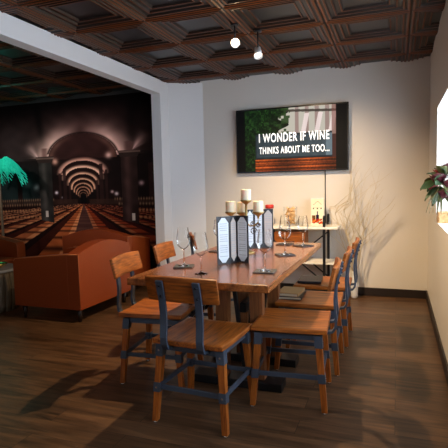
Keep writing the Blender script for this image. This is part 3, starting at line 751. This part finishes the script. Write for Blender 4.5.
# ------------------------------------------------------------------ willow branches in a floor vase
vb = tag(MB().lathe([(.03, 0), (.036, .02), (.040, .12), (.034, .22), (.024, .27), (.027, .29), (.024, .29), (.021, .27), (.001, .26)], 24).build('floor_vase', 'ceramic', None, loc=(-.415, 5.03, 0)),
         'white floor vase in the back corner behind the chairs', 'vase')
br = empty('willow_branches', (-.415, 5.03, .262), 0, 'bare pale curly branches rising from the floor vase against the wall', 'branches')
rb = random.Random(11)
def grow(m, p, d, L, r, depth):
    pts = [p.copy()]; q = p.copy(); dd = d.copy(); n = 7
    for i in range(n):
        dd = (dd + Vector((rb.uniform(-.22, .22), rb.uniform(-.12, .12), rb.uniform(-.1, .16)))).normalized()
        q = q + dd * L / n; q.x = max(q.x, -.04 if q.z > .72 else -.24)
        q.y = min(max(q.y, -.30), .115)
        pts.append(q.copy())
    m.tube(pts, r, 5, r * .35)
    if depth > 0:
        for k in range(3 if depth > 1 else 2):
            i = rb.randint(2, n - 1); s = rb.choice((-1, 1))
            nd = (pts[i] - pts[i - 1]).normalized() + Vector((s * rb.uniform(.4, .9), rb.uniform(-.25, .2), rb.uniform(-.1, .3)))
            grow(m, pts[i], nd.normalized(), L * rb.uniform(.4, .62), r * .6, depth - 1)
for i, (tx, L) in enumerate(((-.20, .80), (-.12, .95), (-.05, .90), (.02, 1.05), (.10, .98), (.2, .85), (.36, .70), (-.28, .62), (.0, .7))):
    m = MB(); st = Vector((.012 * math.cos(i * 2.4), .012 * math.sin(i * 2.4), 0.0))
    grow(m, st, Vector((tx, rb.uniform(-.15, .0), 1)).normalized(), L, .0052, 2); m.build('branch', 'branch', br)

# ------------------------------------------------------------------ crate, vase and bouquet in the recess
cr = empty('wine_crate', (XR + .125, 4.11, NZ0 + .0005), 0, 'small pale wooden crate at the far end of the bright wall recess, beyond the flowers', 'crate')
m = MB()
m.box(-.118, .118, -.075, -.063, 0, .078).box(-.118, .118, .063, .075, 0, .078).box(-.118, -.106, -.063, .063, 0, .078).box(.106, .118, -.063, .063, 0, .078).box(-.106, .106, -.063, .063, 0, .01).box(-.118, .118, -.075, .075, .078, .086)
m.build('box', 'crate', cr, bevel=.002)
MB().ball((-.045, -.080, .068), .007).build('knob', 'black', cr)
vs = tag(MB().lathe([(.045, 0), (.06, .02), (.068, .07), (.05, .12), (.038, .15), (.044, .165), (.04, .165), (.034, .15), (.001, .145)], 24).build('flower_vase', 'ceramic', None, loc=(XR + .21, 3.66, NZ0 + .0005)),
         'white vase holding the bouquet, on the ledge of the bright recess', 'vase')
bq = empty('bouquet', (XR + .21, 3.66, NZ0 + .147), 0, 'bouquet of burgundy and red roses with green leaves at the wall recess', 'flowers')
rq = random.Random(2)
def rose(c, r, mat):
    m = MB()
    for ring, (n, rad, op) in enumerate(((3, .35, .2), (5, .65, .5), (6, 1., .9))):
        for k in range(n):
            a0 = 2 * PI * k / n + ring * .5
            def f(u, v, a0=a0, rad=rad, op=op, n=n):
                a = a0 + (u - .5) * 2 * PI / n * 1.35
                rr = r * rad * (.35 + .65 * v ** .7) * (1 - .25 * abs(u - .5))
                return (c[0] + rr * math.cos(a), c[1] + rr * math.sin(a), c[2] + r * (v * (1.1 - .35 * op) - .45) - r * .22 * (2 * u - 1) ** 2)
            m.surf(f, 4, 4, .0018)
    m.build('rose', mat, bq)
def leaf(p, d, L, w, mat, nm='leaf'):
    d = Vector(d).normalized(); s = d.cross(Vector((0, 0, 1)))
    s = s.normalized() if s.length > .1 else Vector((1, 0, 0)); nn = s.cross(d)
    tw = rq.uniform(-.9, .9); s = (s * math.cos(tw) + nn * math.sin(tw)).normalized(); p = Vector(p)
    def f(u, v): return p + d * L * u + s * (v - .5) * w * (math.sin(PI * min(1, u * .93 + .05)) + .03) + Vector((0, 0, -L * .35 * u * u)) + nn * abs(v - .5) * w * .3
    MB().surf(f, 7, 4, .0012).build(nm, mat, bq)
BC = Vector((-.205, -.10, .178))
for k, (dx, dy, dz, r, mt) in enumerate(((-.04, -.03, .03, .046, 'burgundy'), (.03, -.07, -.01, .048, 'burgundy'), (-.02, .05, .07, .04, 'rosered'), (.07, .02, .06, .045, 'burgundy'),
                                         (.0, -.05, -.07, .042, 'burgundy'), (-.07, .04, -.02, .038, 'rosered'), (.08, -.08, -.05, .045, 'rosered'), (.09, .06, .0, .042, 'burgundy'), (.02, .0, .10, .036, 'burgundy'))):
    rose(BC + Vector((dx, dy, dz)) * 1.05, r * 1.3, mt)
for k in range(44):
    a = k * 2.4; e = rq.uniform(-1.1, 1.4)
    d = Vector((math.cos(a) * math.cos(e), math.sin(a) * math.cos(e), math.sin(e)))
    p = BC + d * .055
    if d.x > .6: continue
    leaf(p, d, rq.uniform(.08, .115), rq.uniform(.05, .07), 'leaf' if k % 3 else 'olive')
for k in range(5): leaf(BC + Vector((-.06 + .01 * k, -.02, -.05)), (-.5 + .12 * k, -.2, -1), .13, .014, 'olive', 'blade')
for k in range(7):
    p = BC + Vector((rq.uniform(-.05, .06), rq.uniform(-.06, .05), -.03))
    MB().tube([(rq.uniform(-.012, .012), rq.uniform(-.012, .012), .0), (p.x * .3, p.y * .3, .08), tuple(p)], .003, 6).build('stem', 'leaf', bq)

# ------------------------------------------------------------------ ceiling spotlights
def spot(name, loc, aim, lens, label):
    r = empty(name, loc, 0, label, 'spotlight', 'spotlights on the coffered ceiling')
    L = Vector(loc); A = (Vector(aim) - L).normalized()
    q = A.to_track_quat('-Z', 'Y').to_matrix()
    def tr(o):
        for v in o.data.vertices: v.co = q @ v.co
    MB().lathe([(.03, 0), (.03, .012)], 18, (0, 0, H - loc[2] - .0122)).build('mount', 'black', r)
    MB().tube([(0, 0, H - loc[2] - .012), (0, 0, .03)], .006, 8).build('stem', 'black', r)
    s = MB().lathe([(.012, .06), (.026, .052), (.030, 0), (.036, -.035), (.033, -.035), (.028, -.01), (.001, -.008)], 20).build('shade', 'lamp_white', r); tr(s)
    l = MB().lathe([(.027, -.018), (.027, -.013), (.001, -.012)], 20).build('bulb', lens, r); tr(l)
    return r
spot('ceiling_spotlight', (-1.151, 3.411, 2.30), (-.2, 1.2, .9), 'lens', 'glaring lit spotlight on the ceiling, aimed towards the camera')
spot('ceiling_spotlight', (-1.034, 3.627, 2.26), (-.75, 2.9, 1.1), 'lens2', 'small dimmer spotlight behind the glaring one on the ceiling')

# ------------------------------------------------------------------ lounge: club chairs
def armchair(loc, rz, label, hb=.0, w=.86, d=.76):
    # local: back panel on +X side, seat opens to -X; y is the width; origin at the centre
    r = empty('armchair', loc, rz, label, 'armchair', 'cognac leather armchairs in the lounge')
    hx, hy = d / 2, w / 2
    def top(t): return .635 + hb + .085 * math.sin(PI * min(1, max(0, t))) ** 1.0 * 1.
    n = 16
    poly = [(-hy, .125)] + [(-hy + 2 * hy * i / n, top(i / n) ) for i in range(n + 1)] + [(hy, .125)]
    MB().prism(poly, hx - .13, hx, 'X', ).build('back', 'leather', r, bevel=.003, segs=2)
    for s in (-1, 1):
        pl = [(-hx, .125), (hx - .1302, .125), (hx - .1302, .634 + hb), (-hx + .03, .575 + hb * .5), (-hx, .55 + hb * .5)]
        y0, y1 = sorted((s * hy, s * (hy - .12)))
        MB().prism(pl, y0, y1, 'Y').build('arm', 'leather', r, bevel=.003, segs=2)
        MB().tube([(-hx + .005, s * hy, .553 + hb * .5), (-hx + .03, s * (hy + .002), .578 + hb * .5), (hx - .135, s * (hy + .002), .632 + hb), (hx - .01, s * (hy - .0), .634 + hb)], .0045, 6).tube([(hx - .004, s * (hy - .004), .63 + hb), (hx - .004, s * (hy - .004), .13)], .0045, 6).build('piping', 'piping', r)
    MB().box(-hx + .01, hx - .131, -hy + .121, hy - .121, .125, .30).build('seat_base', 'leather', r, bevel=.01)
    MB().box(-hx, hx - .135, -hy + .125, hy - .125, .3005, .43).build('cushion', 'leather', r, bevel=.03, segs=3)
    for x in (-hx + .06, hx - .06):
        for y in (-hy + .06, hy - .06):
            MB().lathe([(.014, 0), (.026, .1245)], 12, (x, y, 0)).build('leg', 'darkwood', r)
    return r
armchair((-3.05, 3.83, 0), 0, 'orange-brown leather armchair in the front, seen from its side and back')
armchair((-3.22, 4.66, 0), math.radians(-82), 'leather armchair behind the front one, its arched back before the mural', .05, .80, .66)
armchair((-4.62, 4.05, 0), math.radians(175), 'leather armchair cut off by the left edge, beyond the marble topped table', .05, .78, .70)

# drum table
dt = empty('drum_table', (-3.96, 3.60, 0), 0, 'round stave-sided drum table with marble top at the left edge', 'side table')
m = MB()
for k in range(26):
    a0, a1 = 2 * PI * k / 26, 2 * PI * (k + .94) / 26
    def f(u, v, a0=a0, a1=a1):
        a = a0 + (a1 - a0) * u; rr = .275 + .018 * math.sin(PI * v); return (rr * math.cos(a), rr * math.sin(a), v * .40)
    m.surf(f, 2, 6, .012)
m.lathe([(.262, .002), (.262, .398)], 26)
m.build('drum', 'barrel', dt)
MB().lathe([(.29, .402), (.295, .406), (.295, .425), (.29, .43)], 40).build('top', 'marble', dt)
gb = tag(MB().lathe([(.04, 0), (.05, .006), (.085, .03), (.105, .045), (.101, .046), (.08, .034), (.04, .012), (.001, .010)], 28).build('decorative_bowl', 'gold', None, loc=(-3.86, 3.62, .4305)),
         'shallow gold bowl on the marble top of the drum table', 'bowl')

# glowing palm
pl = empty('palm_lamp', (-4.88, 4.70, .0), 0, 'glowing teal palm tree lamp in front of the cellar mural', 'lamp')
MB().lathe([(.14, 0), (.15, .01), (.15, .03), (.03, .05)], 24).build('base', 'darkwood', pl)
m = MB(); m.tube([(0, 0, .04), (.005, 0, .5), (.0, 0, 1.0), (-.005, 0, 1.56)], .020, 10, .014)
m.build('trunk', 'trunkled', pl)
rp = random.Random(6)
for k in range(13):
    a = 2 * PI * k / 13 * 2 + .2; L = rp.uniform(.26, .42) * (1 if k < 7 else .8); dr = rp.uniform(.22, .42) ; ri = rp.uniform(.10, .22)
    c, s = math.cos(a), math.sin(a)
    def cur(t): return Vector((c * L * t, s * L * t * .8, 1.55 + ri * math.sin(t * 2.2) - dr * t * t))
    m = MB(); m.tube([cur(t / 8) for t in range(9)], .006, 6, .003)
    for t in range(1, 12):
        p = cur(t / 12.); ln = .18 * math.sin(PI * (t / 12. * .8 + .2)) + .03
        for sg_ in (-1, 1):
            dv = Vector((c * .75 - s * sg_ * .5, s * .6 + c * sg_ * .5, -.9)).normalized()
            m.strip([p, p + dv * ln * .6 + Vector((0, 0, .01)), p + dv * ln], .014, .003, side=(c, s, .15))
    m.build('frond', 'led', pl)

# ------------------------------------------------------------------ lights
def light(kind, name, loc, aim, energy, col, **k):
    d = bpy.data.lights.new(name, kind); d.energy = energy; d.color = col
    for a, v in k.items(): setattr(d, a, v)
    o = bpy.data.objects.new(name, d); C.objects.link(o); o.location = loc
    o.rotation_euler = (Vector(aim) - Vector(loc)).to_track_quat('-Z', 'Y').to_euler()
    return o
WARM = (1., .72, .42)
light('SPOT', 'spot_lamp_glaring', (-1.13, 3.37, 2.24), (-.95, 3.2, 0), 190, WARM, spot_size=2.5, spot_blend=.8, shadow_soft_size=.025)
light('SPOT', 'spot_lamp_wall', (-1.03, 3.62, 2.18), (-.80, 5.15, .70), 140, (1., .70, .40), spot_size=1.6, spot_blend=1., shadow_soft_size=.014)
light('SPOT', 'spot_lamp_front', (-1.6, .6, 2.35), (-1.3, 1.9, .2), 15, WARM, spot_size=1.8, spot_blend=.8, shadow_soft_size=.2)
light('SPOT', 'spot_lamp_lounge', (-2.75, 3.6, 2.2), (-3.0, 4.2, .4), 12, (1., .6, .35), spot_size=1.3, spot_blend=.8, shadow_soft_size=.05)
light('POINT', 'warm_fill_added', (-1.4, -.5, 1.95), (0, 0, 0), 15, (1., .66, .36), shadow_soft_size=.3)  # unseen warm fill, added to light the ceiling ridges from the front
for x in (-5.4, -4.5, -3.6):
    light('SPOT', 'mural_fill_added', (x, 3.0, 2.25), (x, 5.18, 1.35), 85, (1., .82, .76), spot_size=1.05, spot_blend=1., shadow_soft_size=.05)  # unseen wall wash, added to brighten the mural
light('POINT', 'palm_glow', (-4.88, 4.5, 1.75), (0, 0, 0), 2, (.1, 1., .8), shadow_soft_size=.15)
w = bpy.data.worlds.new('world'); bpy.context.scene.world = w; w.use_nodes = True
w.node_tree.nodes['Background'].inputs[0].default_value = (.5, .6, .8, 1); w.node_tree.nodes['Background'].inputs[1].default_value = .15

# ------------------------------------------------------------------ camera
yaw, pitch, roll, f = .357274, -.081878, -.023151, 463.69
fw = Vector((-math.sin(yaw) * math.cos(pitch), math.cos(yaw) * math.cos(pitch), math.sin(pitch)))
r0 = Vector((math.cos(yaw), math.sin(yaw), 0)); u0 = r0.cross(fw)
r = r0 * math.cos(roll) + u0 * math.sin(roll); u = -r0 * math.sin(roll) + u0 * math.cos(roll)
cam = bpy.data.cameras.new('camera'); co_ = bpy.data.objects.new('camera', cam); C.objects.link(co_)
mt = Matrix((r, u, -fw)).transposed().to_4x4(); mt.translation = Vector((0, 0, 1.22)); co_.matrix_world = mt
cam.sensor_width = 36; cam.lens = 36 * f / 448; cam.clip_start = .05
bpy.context.scene.camera = co_
vs_ = bpy.context.scene.view_settings
vs_.view_transform = 'Standard'; vs_.look = 'None'; vs_.exposure = -.08; vs_.gamma = 1; vs_.use_curve_mapping = False
